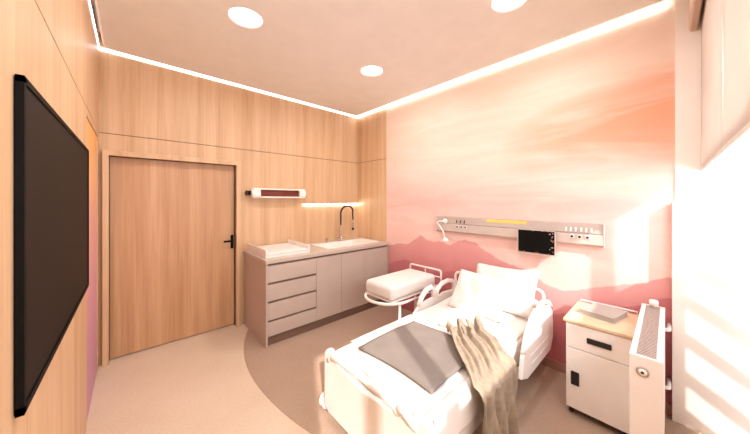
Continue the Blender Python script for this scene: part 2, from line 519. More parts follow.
# cove light strips
zl0, zl1 = ZC - .013, ZC + .018
mb = MB().box((XL + .0005, 0, zl0), (XL + .006, YB - .007, zl1))
single('cove_light', mb, M['led'], 'glowing white cove light strip above the television wall', 'light strip', (XL + .003, 1.8, zl0), 'cove light strips')
mb = MB().box((XL + .0005, YB - .006, zl0), (XR - .0005, YB - .0005, zl1))
single('cove_light', mb, M['led'], 'glowing white cove light strip above the wooden door wall', 'light strip', (1.4, YB - .003, zl0), 'cove light strips')
mb = MB().box((XR - .022, 0, zl0), (XR - .0005, YB - .007, zl1))
single('cove_light', mb, M['led_bright'], 'glowing white cove light strip above the pink mural wall', 'light strip', (XR - .01, 1.8, zl0), 'cove light strips')

# ------------------------------------------------------------------ television
t = thing('television', 'large flat black television mounted on the wooden wall at left', 'television', (XL, 1.855, 1.05))
y0, y1, z0, z1 = 1.176, 2.66, 1.016, 1.938
mb = MB().box((XL + .001, y0 + .004, z0 + .004), (XL + .014, y1 - .004, z1 - .004)); link('back_shell', mb, M['tv_black'], t)
mb = MB()
for a, b in (((y0, z0), (y1, z0 + .022)), ((y0, z1 - .018), (y1, z1)), ((y0, z0), (y0 + .018, z1)), ((y1 - .018, z0), (y1, z1))):
    mb.box((XL + .003, a[0], a[1]), (XL + .019, b[0], b[1]))
link('bezel', mb, M['tv_black'], t)
mb = MB().box((XL + .008, y0 + .016, z0 + .018), (XL + .0145, y1 - .016, z1 - .016)); link('screen', mb, M['screen'], t)

# ------------------------------------------------------------------ sink cabinet and counter
CX0, CX1, CY0, CY1 = 1.07, XR - .015, 2.92, YB - .003
t = thing('sink_cabinet', 'long taupe base cabinet with four drawers and three doors along the door wall', 'cabinet', ((CX0 + CX1) / 2, (CY0 + CY1) / 2, 0))
mb = MB().box((CX0, CY0, 0), (CX0 + .02, CY1, .905))
mb.box((CX0 + .02, CY0 + .03, .10), (CX1, CY1, .80), 0); mb.box((CX1 - .02, CY0, 0), (CX1, CY1, .905))
mb.box((CX0 + .02, CY0 + .03, .80), (2.0, CY1, .905), 0); mb.box((CX0 + .02, CY1 - .05, .8), (CX1, CY1, .905))
link('carcass', mb, M['cab'], t)
mb = MB().box((CX0 + .02, CY0 + .035, 0), (CX1 - .02, CY0 + .05, .10)); o = link('plinth', mb, M['cab_dark'], t)
mb = MB().box((CX0 + .02, CY0 + .022, .10), (CX1 - .02, CY0 + .0295, .905)); o = link('shadow_gap', mb, M['cab_dark'], t)
o['label'] = 'dark recessed gaps around the fronts'
zt = [.880, .672, .470, .262]; zb = [.697, .495, .287, .111]
for a, b in zip(zb, zt):
    mb = MB().box((CX0 + .023, CY0 + .002, a), (1.682, CY0 + .021, b), 0, .0015, 1); link('drawer', mb, M['cab'], t)
for x0, x1 in ((1.685, 2.062), (2.065, 2.453), (2.456, CX1 - .023)):
    mb = MB().box((x0, CY0 + .002, .111), (x1, CY0 + .021, .880), 0, .0015, 1); link('door', mb, M['cab'], t)
# continuous worktop with a cut-out for the basin
SX0, SX1, SY0, SY1 = 2.20, 2.66, 3.09, 3.45
mb = MB()
for a, b in (((CX0 - .004, CY0 - .006), (SX0, CY1)), ((SX1, CY0 - .006), (XR - .004, CY1)), ((SX0, CY0 - .006), (SX1, SY0)), ((SX0, SY1), (SX1, CY1))):
    mb.box((a[0], a[1], .9055), (b[0], b[1], .942))
bmesh.ops.remove_doubles(mb.bm, verts=mb.bm.verts[:], dist=1e-5)
single('worktop', mb, M['counter'], 'pale continuous worktop over the taupe sink cabinet', 'countertop', ((CX0 + CX1) / 2, 3.3, .9055))
# inset sink with drainer
t = thing('sink', 'white inset sink with drainer let into the worktop below the tap', 'sink', (2.43, 3.27, .942))
mb = MB()
e = .03
for a, b in (((1.93, SY0 - e), (SX0 + .01, SY1 + e)), ((SX1 - .01, SY0 - e), (2.87, SY1 + e)), ((SX0, SY0 - e), (SX1, SY0 + .01)), ((SX0, SY1 - .01), (SX1, SY1 + e))):
    mb.box((a[0], a[1], .9425), (b[0], b[1], .954))
for k in range(5): mb.box((1.97, 3.13 + k * .06, .954), (2.15, 3.145 + k * .06, .957))
link('rim', mb, M['white_plastic'], t)
mb = MB()
mb.box((SX0 + .004, SY0 + .004, .815), (SX1 - .004, SY1 - .004, .825))
for a, b in (((SX0 + .004, SY0 + .004), (SX0 + .012, SY1 - .004)), ((SX1 - .012, SY0 + .004), (SX1 - .004, SY1 - .004)), ((SX0 + .004, SY0 + .004), (SX1 - .004, SY0 + .012)), ((SX0 + .004, SY1 - .012), (SX1 - .004, SY1 - .004))):
    mb.box((a[0], a[1], .815), (b[0], b[1], .943))
link('basin', mb, M['white_plastic'], t)
# kitchen tap with spring hose
bx, by = 2.49, 3.55
t = thing('sink_tap', 'tall arched chrome tap with black spring hose behind the sink', 'tap', (bx, by, .942))
mb = MB().lathe([(.028, 0), (.028, .012), (.02, .02), (.018, .24), (.015, .25)], (bx, by, .942), 2, 18); link('column', mb, M['chrome'], t)
hs = [(bx, by, 1.185), (bx, by, 1.40)] + [(bx + .12 - .12 * math.cos(a), by - .02 * math.sin(a), 1.40 + .105 * math.sin(a)) for a in [PI * i / 12 for i in range(1, 12)]] + [(bx + .24, by, 1.38), (bx + .245, by, 1.28)]
mb = MB().tube(hs, .013, 10)
for i in range(60):      # coils of the spring
    u = i / 59 * (len(hs) - 1.001); k = int(u); p = Vector(hs[k]).lerp(Vector(hs[k + 1]), u - k); d = (Vector(hs[k + 1]) - Vector(hs[k])).normalized() * .0025
    mb.tube([p - d, p + d], .0155, 10)
link('spring_hose', mb, M['black'], t)
mb = MB().lathe([(.014, 0), (.016, -.05), (.018, -.14), (.012, -.145)], (bx + .245, by, 1.28), 2, 14); sp = link('spray_head', mb, M['chrome'], t)
mb = MB().lathe([(.019, 0), (.019, .035), (.012, .036)], (bx + .245, by, 1.10), 2, 14); link('nozzle', mb, M['black'], sp)
mb = MB().tube([(bx, by, 1.0), (bx - .05, by - .005, 1.005), (bx - .10, by - .01, 1.03)], [.012, .010, .007], 10); link('lever', mb, M['chrome'], t)
mb = MB().lathe([(.022, 0), (.022, .006), (.013, .012), (.013, .05), (.016, .052), (.016, .062), (.006, .064)], (2.23, 3.56, .942), 2, 16)
mb.tube([(2.23, 3.56, 1.0), (2.225, 3.53, 1.012), (2.22, 3.50, 1.008)], .006, 8)
single('soap_dispenser', mb, M['chrome'], 'short chrome soap dispenser on the worktop left of the tap', 'soap dispenser', (2.23, 3.56, .942))

# changing tray on the worktop
t = thing('changing_tray', 'white baby changing tray with raised sides on the worktop above the drawers', 'changing tray', (1.39, 3.34, .942))
TX0, TX1, TY0, TY1 = 1.115, 1.665, 3.05, 3.66
mb = MB().box((TX0, TY0, .9425), (TX1, TY1, .962)); link('tray_base', mb, M['white_plastic'], t)
for x in (TX0, TX1 - .02):
    mb = MB().box((x, TY0, .9625), (x + .02, TY1, 1.035), 0, .004); link('side_panel', mb, M['white_plastic'], t)
mb = MB().box((TX0 + .023, TY0 + .004, .9625), (TX1 - .023, TY1 - .004, .992), 0, .012, 3); link('pad', mb, M['linen'], t)

# ------------------------------------------------------------------ heater and wall light
t = thing('radiant_heater', 'white wall heater with dark red glowing-bar front above the worktop', 'heater', (1.5, YB, 1.69))
HX0, HX1, HZ0, HZ1 = 1.135, 1.90, 1.625, 1.758
prof = [(YB - .001, HZ0 + .02), (YB - .001, HZ1 - .02), (YB - .06, HZ1), (YB - .11, HZ1 - .008), (YB - .125, HZ1 - .03), (YB - .125, HZ0 + .03), (YB - .11, HZ0 + .008), (YB - .06, HZ0)]
def hbox(x0, x1): return MB().prism(prof, 0, x0, x1)
mb = hbox(HX0 + .02, HX0 + .11)
mb.merge(hbox(HX1 - .11, HX1 - .02).bm)
mb.prism([(y, z) for y, z in prof[:4]] + [(YB - .11, HZ1 - .018), (YB - .06, HZ1 - .018), (YB - .06, HZ0 + .018), (YB - .11, HZ0 + .018), prof[6], prof[7]], 0, HX0 + .11, HX1 - .11)
mb.box((HX0 + .11, YB - .125, HZ1 - .022), (HX1 - .11, YB - .105, HZ1 - .006)); mb.box((HX0 + .11, YB - .125, HZ0 + .006), (HX1 - .11, YB - .105, HZ0 + .022))
for x, s in ((HX0 + .02, -1), (HX1 - .02, 1)):
    mb.tube([(x, YB - .065, 1.6915), (x + s * .012, YB - .065, 1.6915), (x + s * .02, YB - .065, 1.6915)], [.058, .052, .03], 20)
link('housing', mb, M['white_plastic'], t)
mb = MB().box((HX0 + .112, YB - .085, HZ0 + .020), (HX1 - .112, YB - .064, HZ1 - .020))
for k in range(4): mb.cyl((HX0 + .112, YB - .088, HZ0 + .036 + k * .0205), (HX1 - .112, YB - .088, HZ0 + .036 + k * .0205), .006, seg=8)
link('element', mb, M['heater'], t)
mb = MB().box((HX0 - .02, YB - .10, 1.665), (HX0 + .0, YB - .03, 1.72), 0, .006)
mb.cyl((HX0 - .06, YB - .065, 1.692), (HX0 - .02, YB - .065, 1.692), .026); mb.cyl((HX0 - .05, YB - .065, 1.692), (HX0 - .044, YB - .065, 1.692), .034)
mb.box((HX0 - .045, YB - .06, 1.68), (HX0 - .03, YB - .001, 1.70))
link('end_bracket', mb, M['black'], t)
t = thing('wall_light', 'slim glowing strip light on the wood wall above the sink', 'wall light', (2.42, YB, 1.52))
mb = MB().box((1.90, YB - .022, 1.542), (XR - .002, YB - .0005, 1.552)); link('profile', mb, M['wood'], t)
mb = MB().box((1.905, YB - .018, 1.516), (XR - .007, YB - .001, 1.5415)); link('diffuser', mb, M['led_wall'], t)

# ------------------------------------------------------------------ bed-head services rail
XF = XR - .065
t = thing('bed_head_rail', 'long pale metal bed-head services rail on the pink mural wall', 'wall rail', (XR, 1.18, 1.3))
RY0, RY1 = .362, 2.0
mb = MB().prism([(XR - .001, 1.205), (XR - .05, 1.205), (XF, 1.22), (XF, 1.300), (XF + .008, 1.305), (XR - .001, 1.31)], 1, RY0, RY1); link('lower_channel', mb, M['rail_grey'], t)
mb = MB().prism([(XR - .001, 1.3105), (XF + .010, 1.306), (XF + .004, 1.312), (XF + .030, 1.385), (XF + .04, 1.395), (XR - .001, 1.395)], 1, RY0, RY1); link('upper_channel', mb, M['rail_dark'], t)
mb = MB().box((XF - .004, RY0 - .008, 1.2), (XR - .001, RY0 - .0005, 1.40), 0, .002); link('end_cap', mb, M['rail_grey'], t)
mb = MB().box((XF - .004, RY1 + .0005, 1.2), (XR - .001, RY1 + .008, 1.40), 0, .002); link('end_cap', mb, M['rail_grey'], t)
mb = MB().prism([(XF + .0185, 1.356), (XF + .0295, 1.386), (XF + .0285, 1.387), (XF + .0175, 1.357)], 1, .95, 1.36); link('coloured_strip', mb, M['yellow'], t)
for y in (1.705, 1.65, 1.60, .575, .52, .465):
    mb = MB().box((XF - .006, y - .016, 1.262), (XF - .0005, y + .016, 1.294), 0, .003)
    s = link('socket', mb, M['white_plastic'], t)
    mb = MB().lathe([(.011, 0), (.011, -.003)], (XF - .0062, y, 1.278), 0, 14); link('socket_hole', mb, M['socket'], s)
for y in (1.72, 1.67, 1.62, .62, .585, .55, .51, .475, .44):
    mb = MB().prism([(XF + .0035, 1.322), (XF + .0005, 1.323), (XF + .011, 1.358), (XF + .014, 1.357)], 1, y - .006, y + .006); link('gas_outlet', mb, M['socket'] if y > 1 else M['white_plastic'], t)
# reading lamp clipped to the rail
t = thing('reading_lamp', 'small white jointed reading lamp hanging off the left end of the rail', 'lamp', (XF, 1.87, 1.33))
mb = MB().lathe([(.032, 0), (.032, -.012), (.022, -.03), (.012, -.034)], (XF + .004, 1.875, 1.335), 0, 18); link('joint', mb, M['white_plastic'], t)
mb = MB().tube([(XF - .03, 1.875, 1.335), (XF - .05, 1.93, 1.335), (XF - .06, 1.955, 1.325), (XF - .065, 1.925, 1.29), (XF - .07, 1.86, 1.22), (XF - .075, 1.835, 1.14)], .0075, 10); link('arm', mb, M['white_plastic'], t)
mb = MB().lathe([(.012, .03), (.024, .02), (.042, -.006), (.040, -.010)], (XF - .078, 1.825, 1.115), 2, 20); link('lamp_shade', mb, M['white_plastic'], t)
# black monitor on the rail
t = thing('bedside_monitor', 'small black monitor screen in a grey frame hung on the services rail', 'monitor', (XF - .03, .85, 1.2))
MX = XF - .045
mb = MB()
for a, b in (((.690, 1.085), (1.015, 1.092)), ((.690, 1.308), (1.015, 1.313)), ((.690, 1.085), (.697, 1.313)), ((1.008, 1.085), (1.015, 1.313))):
    mb.box((MX, a[0], a[1]), (MX + .025, b[0], b[1]))
mb.box((MX + .012, .692, 1.087), (MX + .026, 1.013, 1.311)); link('frame', mb, M['rail_grey'], t)
mb = MB().box((MX + .004, .6975, 1.0925), (MX + .0115, 1.0075, 1.3075)); s = link('screen', mb, M['tv_black'], t)
for k in range(26):
    yy = random.uniform(.70, .74) if k < 16 else random.uniform(.71, .99); zz = random.uniform(1.10, 1.30) if k < 16 else random.choice((1.098, 1.302))
    w = random.uniform(.004, .014)
    mb = MB().box((MX + .0022, yy, zz), (MX + .0038, yy + w, zz + random.uniform(.004, .009)))
    link('readout_mark', mb, random.choice((M['green'], M['red'], M['rail_grey'], M['rail_grey'])), s)
mb = MB().box((MX + .027, .80, 1.18), (XF - .0005, .90, 1.26)); link('bracket', mb, M['rail_dark'], t)

# ------------------------------------------------------------------ hospital bed
BX0, BX1 = 1.05, 2.87            # foot, head
MY0, MY1 = .785, 1.655           # mattress
bed = thing('hospital_bed', 'white hospital bed with plastic side rails standing head to the mural wall', 'bed', (1.95, 1.22, 0))
mb = MB()
for y in (MY0 + .03, MY1 - .03): mb.box((BX0 + .04, y - .025, .20), (BX1 - .04, y + .025, .27))
for x in (1.2, 1.9, 2.6): mb.box((x - .025, MY0 + .03, .205), (x + .025, MY1 - .03, .262))
mb.box((BX0 + .03, MY0 - .005, .255), (BX1 - .05, MY1 + .005, .30), 0, .008)
for x in (1.28, 2.55):
    for y in (MY0 + .05, MY1 - .05): mb.box((x - .03, y - .025, .11), (x + .03, y + .025, .21))
mb.box((1.28, MY1 + .006, .455), (2.02, MY1 + .04, .485), 0, .006)       # lowered foot rail on the far side
for x in (1.4, 1.9): mb.tube([(x, MY1 + .023, .46), (x, MY1 + .023, .28), (x, MY1 - .02, .26)], .012, 8)
link('frame', mb, M['white_metal'], bed)
# mattress with rounded edges in its sheet
mb = MB().box((BX0 + .045, MY0, .302), (BX1 - .05, MY1, .505), 0, .035, 4); link('mattress', mb, M['sheet'], bed)
# sheet hanging over the long sides, with slight waves
def drape(y, s):
    def fn(u, v):
        x = BX0 + .06 + u * (2.05 - BX0); w = .003 * math.sin(u * 23) * v
        if v < .2: return (x, y - s * (.05 - v * .27), .5075 + .0 * v)
        q = (v - .2) / .8
        return (x, y + s * (.006 + w + .008 * q), .5075 - .006 * q - q * .19)
    return fn
for y, s in ((MY0, -1),):
    mb = MB().grid(drape(y, s), 60, 14); o = link('sheet_side', mb, M['sheet'], bed); solidify(o, .004, 0)
# foot board with rounded ears, tube handles
fy0, fy1 = .74, 1.69
prof = [(fy0, .16), (fy0 + .05, .08), (fy1 - .05, .08), (fy1, .12), (fy1, .47)] + [(fy1 - .06 + .06 * math.cos(a), .47 + .06 * math.sin(a)) for a in (0.4, .8, 1.2, 1.57)] + \
       [(fy1 - .12, .51), (fy1 - .17, .47), (1.25, .43), (1.2, .43), (fy0 + .17, .47), (fy0 + .12, .51), (fy0 + .06, .53)] + [(fy0 + .06 + .06 * math.cos(a), .47 + .06 * math.sin(a)) for a in (1.95, 2.35, 2.75, PI)]
mb = MB().prism(prof, 0, BX0 - .012, BX0 + .028, 0, .008, 2); fb = link('footboard', mb, M['white_plastic'], bed)
mb = MB().tube([(BX0 + .008, 1.60, .47), (BX0 - .01, 1.57, .505), (BX0 - .016, 1.50, .522), (BX0 - .02, 1.25, .526), (BX0 - .016, 1.02, .518), (BX0 - .005, .985, .50), (BX0 + .008, .97, .46)], .023, 12); link('handle', mb, M['white_plastic'], fb)
mb = MB().tube([(BX0 + .008, .955, .46), (BX0 - .012, .945, .51), (BX0 - .016, .91, .515), (BX0 - .016, .86, .49), (BX0 + .008, .845, .45)], .020, 12); link('handle', mb, M['white_plastic'], fb)
mb = MB().lathe([(.016, 0), (.016, -.006), (.010, -.008)], (BX0 - .0121, fy1 - .055, .455), 0, 18); o = link('button', mb, M['rail_dark'], fb); o['label'] = 'small round grey button on the ear'
for y in (fy0 - .002, fy1 + .002):
    s = 1 if y > 1 else -1
    mb = MB().lathe([(.012, 0), (.03, .005), (.03, .035), (.012, .04)], (BX0 + .05, y + s * .035, .285), 2, 18); mb.box((BX0 + .035, y - .0 * s, .295), (BX0 + .065, y + s * .03, .315)); link('bumper_roller', mb, M['white_plastic'], bed)
# head board
hy0, hy1 = .79, 1.70
prof = [(hy0, .2), (hy1, .2), (hy1, .58), (hy1 - .05, .64), (hy1 - .2, .70), (hy0 + .2, .70), (hy0 + .05, .64), (hy0, .58)]
mb = MB().prism(prof, 0, BX1 - .035, BX1, 0, .008, 2); hb = link('headboard', mb, M['white_plastic'], bed)
for s, y in ((1, hy0 + .0), (-1, hy1 - .0)):
    pts_ = [(BX1 - .018, y + s * .02, .55), (BX1 - .018, y - s * .005, .66)] + [(BX1 - .018, y + s * (.05 - .055 * math.cos(a)), .70 + .05 * math.sin(a)) for a in [PI * i / 8 for i in range(9)]] + [(BX1 - .018, y + s * .115, .62)]
    mb = MB().tube(pts_, .014, 10); link('handle', mb, M['white_plastic'], hb)
# split plastic side rails near the head, with hand holes
def side_rail(y, s, far):
    outer = [(2.08, .30), (2.20, .255), (2.78, .255), (2.86, .36), (2.86, .50), (2.83, .60), (2.76, .655), (2.60, .69), (2.50, .685), (2.46, .655), (2.42, .665), (2.33, .63), (2.22, .56), (2.12, .44)]
    if far: outer = [(2.02, .30), (2.20, .255), (2.78, .255), (2.86, .36), (2.86, .49), (2.80, .545), (2.62, .56), (2.54, .545), (2.44, .555), (2.30, .545), (2.16, .52), (2.06, .44)]
    b = MB().prism(outer, 1, y, y + s * .032, 0, .008, 2)
    o = link('side_rail', b, M['white_plastic'], bed)
    b = MB()
    yc = y + s * .016
    if far:
        b.tube([(2.16, yc, .52), (2.22, yc, .60), (2.30, yc, .655), (2.38, yc, .665), (2.43, yc, .63), (2.42, yc, .555)], .026, 12)
        link('grip', b, M['white_plastic'], o)
        b = MB().tube([(2.46, yc, .55), (2.50, yc, .62), (2.58, yc, .66), (2.70, yc, .67), (2.80, yc, .65), (2.84, yc, .58), (2.82, yc, .53)], .024, 12)
        link('grip', b, M['white_plastic'], o)
    else:
        b.tube([(2.14, yc, .46), (2.22, yc, .58), (2.33, yc, .665), (2.42, yc, .70), (2.47, yc, .68)], .020, 10)
        b.tube([(2.46, yc, .67), (2.52, yc, .715), (2.62, yc, .725), (2.76, yc, .685), (2.84, yc, .62)], .020, 10)
        link('grip', b, M['white_plastic'], o)
    for x in (2.3, 2.65):
        b = MB().box((x - .03, y, .22), (x + .03, y - s * .05, .33)); link('rail_arm', b, M['white_metal'], o)
    for zz, (xa, xb) in ((.40, (2.25, 2.72)), (.33, (2.28, 2.70))):
        b = MB().box((xa, y + s * .032, zz), (xb, y + s * .035, zz + .010), 0, .001, 1); link('moulding', b, M['white_plastic'], o)
side_rail(MY0 - .045, -1, False)
side_rail(MY1 + .045, 1, True)
# castors
for x in (1.115, 2.62):
    for y in (MY0 + .09, 1.78 if x < 2 else MY1 - .09):
        w = MB()
        for dy in (-.022, .022): w.lathe([(.02, -.012), (.05, -.010), (.055, 0), (.05, .010), (.02, .012)], (x, y + dy, .055), 1, 20)
        c = link('castor', w, M['white_plastic'], bed)
        w = MB().box((x - .03, y - .008, .05), (x + .03, y + .008, .12), 0, .004); w.cyl((x, y, .11), (x, y, .17), .014)
        w.tube([(x, y, .165), (x, min(max(y, MY0 + .03), MY1 - .03), .225)], .016, 8)
        link('fork', w, M['white_metal'], c)
# raised knee / head part of the sheet: gentle folds over the upper mattress
def topsheet(u, v):
    x = 1.98 + u * .82; y = MY0 + .01 + v * (MY1 - MY0 - .02)
    z = .507 + .010 * math.sin(v * 9 + u * 5) * math.sin(u * PI) + .008 * math.sin(u * 14 + v * 3) * math.sin(v * PI) + .045 * u * math.sin(v * PI) ** .5
    return (x, y, z)
mb = MB().grid(topsheet, 30, 30); o = link('cover_sheet', mb, M['linen'], bed); solidify(o, .006, 1)

# pillows ----------------------------------------------------------
def pillow(name, label, centre, w, h, th, tilt, yaw, roll=0):
    """w along the bed width, h up the pillow, th thick"""
    m_ = MB()
    n = 22
    def prof(u, v, s):
        a, b = 2 * u - 1, 2 * v - 1
        k = (max(0, 1 - a ** 4) * max(0, 1 - b ** 4)) ** .55
        px = a * w / 2 * (1 - .07 * (1 - abs(b) ** 1.5) * abs(a) ** 2 * 1)
        py = b * h / 2 * (1 - .07 * (1 - abs(a) ** 1.5) * abs(b) ** 2)
        wr = .006 * math.sin(9 * a + 4 * b) * k
        return (px, py, s * (th / 2 * k) + wr)
    for s in (1, -1): m_.grid(lambda u, v: prof(u, v, s), n, n)
    bmesh.ops.remove_doubles(m_.bm, verts=m_.bm.verts[:], dist=1e-4)
    R_ = Matrix.Rotation(yaw, 4, 'Z') @ Matrix.Rotation(tilt, 4, 'Y') @ Matrix.Rotation(-PI / 2, 4, 'Z') @ Matrix.Rotation(roll, 4, 'Z')
    m_.bm.transform(R_)
    o = link(name, m_, M['linen']); o.location = centre
    return tag(o, label, 'pillow', 'white bed pillows')
pillow('pillow', 'rear white pillow leaning against the headboard, right behind the other', (2.685, 1.09, .735), .60, .44, .13, -1.10, .02, .03)
pillow('pillow', 'front white pillow leaning on the other, nearer the foot of the bed', (2.475, 1.235, .70), .51, .42, .13, -.88, .06, -.03)

# grey blanket -----------------------------------------------------
def blank(u, v):
    x = 1.235 + .62 * u; y = .885 + .64 * v
    x += .012 * math.sin(v * 4.0); y += .010 * math.sin(u * 5)
    return (x, y, .523 + .008 * math.sin(u * 5 + 1) * math.sin(v * 4) + .012 * u * u * (1 - v))
mb = MB().grid(blank, 24, 24)
o = single('blanket', mb, M['blanket'], 'dark grey blanket spread flat across the foot half of the bed', 'blanket', (1.54, 1.2, .516)); solidify(o, .012, 0); 

# beige throw: gathered on the bed, hanging down the near side ------
def throw(u, v):
    # u across the strip, v along it from the gathered end to the hanging hem
    P0 = Vector((1.86, 1.20)).lerp(Vector((2.17, 1.07)), u)
    P1 = Vector((1.42, .735)).lerp(Vector((1.90, .735)), u)
    wob = mnoise.noise(Vector((u * 3.1, v * 4.0, 7.3)))
    fold = .017 * math.sin(u * 23 + 2.2 * wob + .8 * math.sin(v * 5)) + .010 * math.sin(u * 47 + 1 + v * 4 + 2 * wob)
    crump = mnoise.noise(Vector((u * 9, v * 26, 1.7))) * .5 + mnoise.noise(Vector((u * 22, v * 40, 4.1))) * .3
    cut = .52
    if v < cut:
        t = v / cut
        p = P0.lerp(P1, t ** .92)
        ruff = max(0, 1 - t * 3.2)
        z = .560 + fold * (.75 + .5 * ruff) + ruff * (.022 * math.sin(u * 34) + .022 + .06 * crump) + .022 * math.sin(t * PI) + .012 * crump * (1 - t)
        drop = max(0, t - .86) / .14
        z -= .018 * drop * drop
        z = max(z, .541)
        x = p.x + .018 * math.sin(t * 9 + u * 3) * (1 - t) + ruff * (.02 * math.sin(u * 27) + .05 * crump); y = p.y + ruff * (.015 * math.sin(u * 22) + .05 * crump)
        return (x, y, z)
    t = (v - cut) / (1 - cut)
    x0 = P1.x + .0 + (u - .5) * (-.03) * t + .006 * math.sin(t * 6 + u * 9)
    r = .05
    if t < .12:
        a = t / .12 * PI / 2
        return (x0, P1.y - r * math.sin(a) + fold * .3 * math.sin(a), max(.541, .542 + fold * .75) * math.cos(a) + .542 * (1 - math.cos(a)) - r * (1 - math.cos(a)))
    q = (t - .12) / .88
    return (x0, P1.y - r - .008 + fold * (.3 + 1.3 * q) , .492 - q * .40 + .012 * math.sin(u * 5))
mb = MB().grid(throw, 110, 120)
o = single('throw_blanket', mb, M['throw'], 'beige crumpled throw draped over the near side of the bed', 'throw', (1.8, .9, .52)); solidify(o, .006, 0)

# ------------------------------------------------------------------ bassinet
bs = thing('bassinet', 'small white baby cot with tubular rail between the bed and sink cabinet', 'cot', (2.3, 2.08, 0))
bx0, bx1, by0, by1 = 1.96, 2.74, 1.90, 2.33
mb = MB().box((bx0, by0, .55), (bx1, by1, .70), 0, .045, 5)
for f in mb.bm.faces: f.smooth = True
link('mattress', mb, M['linen'], bs)
# tray ring: rounded at the foot end
ring = [(2.80, 1.86, .53), (2.80, 2.36, .53)] + [(2.13 + .26 * math.cos(a) * 1.0, 2.11 + .26 * math.sin(a), .53) for a in [PI / 2 + PI * i / 16 for i in range(17)]]
mb = MB().tube(ring, .016, 10, closed=True); link('tray_ring', mb, M['white_metal'], bs)
mb = MB().box((bx0 + .02, by0 + .01, .53), (2.79, by1 - .01, .549), 0, .004); link('tray_base', mb, M['white_plastic'], bs)
hx = 2.80
def rnd(y0, y1, z0, z1, r):
    return [(hx, y0, z0), (hx, y0, z1 - r)] + arc((hx, y0 + r, z1 - r), r, PI, PI / 2, 6, 'yz') + arc((hx, y1 - r, z1 - r), r, PI / 2, 0, 6, 'yz') + [(hx, y1, z0)]
mb = MB().tube(rnd(1.87, 2.36, .53, .735, .03), .012, 10)
mb.cyl((hx, 2.11, .655), (hx, 2.11, .732), .008, seg=8); mb.cyl((hx, 1.87, .65), (hx, 2.36, .65), .008, seg=8)
link('head_rail', mb, M['white_metal'], bs)
for px_, py_ in ((2.05, 1.87), (2.6, 2.11)):
    mb = MB().tube([(px_, py_, .53), (px_, py_, .10)], .014, 12); link('post', mb, M['white_metal'], bs)
mb = MB()
for y in (1.90, 2.25): mb.box((1.95, y - .02, .07), (2.75, y + .02, .10), 0, .006)
mb.box((2.57, 1.9, .072), (2.63, 2.25, .098)); mb.box((1.9, 1.9, .072), (1.96, 2.25, .098)); link('foot_frame', mb, M['white_metal'], bs)
for x in (1.99, 2.70):
    for y in (1.90, 2.25):
        w = MB().lathe([(.012, -.012), (.032, -.010), (.034, 0), (.032, .010), (.012, .012)], (x, y, .034), 1, 16); w.cyl((x, y, .04), (x, y, .072), .008, seg=8); link('castor', w, M['white_plastic'], bs)

# ------------------------------------------------------------------ bedside cabinet
t = thing('bedside_cabinet', 'white bedside cabinet with wooden top and black handles beside the radiator', 'bedside cabinet', (2.67, .335, 0))
kx0, kx1, ky0, ky1 = 2.42, 2.90, .15, .522
mb = MB().box((kx0 + .02, ky0, .052), (kx1, ky1, .688), 0, .003, 1); link('carcass', mb, M['white'], t)
mb = MB().box((kx0 - .012, ky0 - .006, .69), (kx1 + .006, ky1 + .012, .712), 0, .004); link('top_board', mb, M['wood_top'], t)
mb = MB().box((kx0, ky0 + .004, .505), (kx0 + .019, ky1 - .004, .684), 0, .003, 1); d = link('drawer', mb, M['white'], t)
def grip(yc, zc, wy, wz):
    return MB().box((kx0 - .012, yc - wy / 2, zc - wz / 2), (kx0 - .0005, yc + wy / 2, zc + wz / 2), 0, .006, 3)
o = link('handle', grip(.325, .592, .135, .04), M['black'], d); o['label'] = 'wide black drawer handle'
mb = MB().box((kx0, ky0 + .004, .056), (kx0 + .019, ky1 - .004, .50), 0, .003, 1); d = link('door', mb, M['white'], t)
o = link('handle', grip(.462, .285, .05, .10), M['black'], d); o['label'] = 'upright black door handle'
mb = MB().tube([(kx1 - .012, ky0 + .01, .713), (kx1 - .012, ky0 + .01, .735), (kx1 - .012, ky1 - .01, .735), (kx1 - .012, ky1 - .01, .713)], .006, 8); link('gallery_rail', mb, M['white_metal'], t)
mb = MB().box((kx0 + .022, ky0 + .004, .042), (kx1 - .004, ky1 - .004, .0515)); link('base_frame', mb, M['black'], t)
for x in (kx0 + .045, kx1 - .045):
    for y in (ky0 + .04, ky1 - .03):
        w = MB().lathe([(.008, -.012), (.018, -.012), (.020, -.008), (.020, .008), (.018, .012), (.008, .012)], (x, y, .0205), 1, 16); w.box((x - .012, y - .016, .022), (x + .012, y + .016, .0415), 0, .003); link('castor', w, M['black'], t)
mb = MB()
mb.box((-.13, -.105, 0), (.13, .105, .007), 0, .002, 1); mb.box((-.127, -.102, .0072), (.124, .102, .030)); mb.box((-.13, -.105, .0302), (.13, .105, .037), 0, .002, 1); mb.box((-.13, .100, .001), (.12, .105, .036))
mb.bm.transform(Matrix.Rotation(-.22, 4, 'Z'))
o = link('book', mb, M['book']); o.location = (2.70, .335, .7125); tag(o, 'closed pale grey book lying on the wooden bedside cabinet top', 'book')

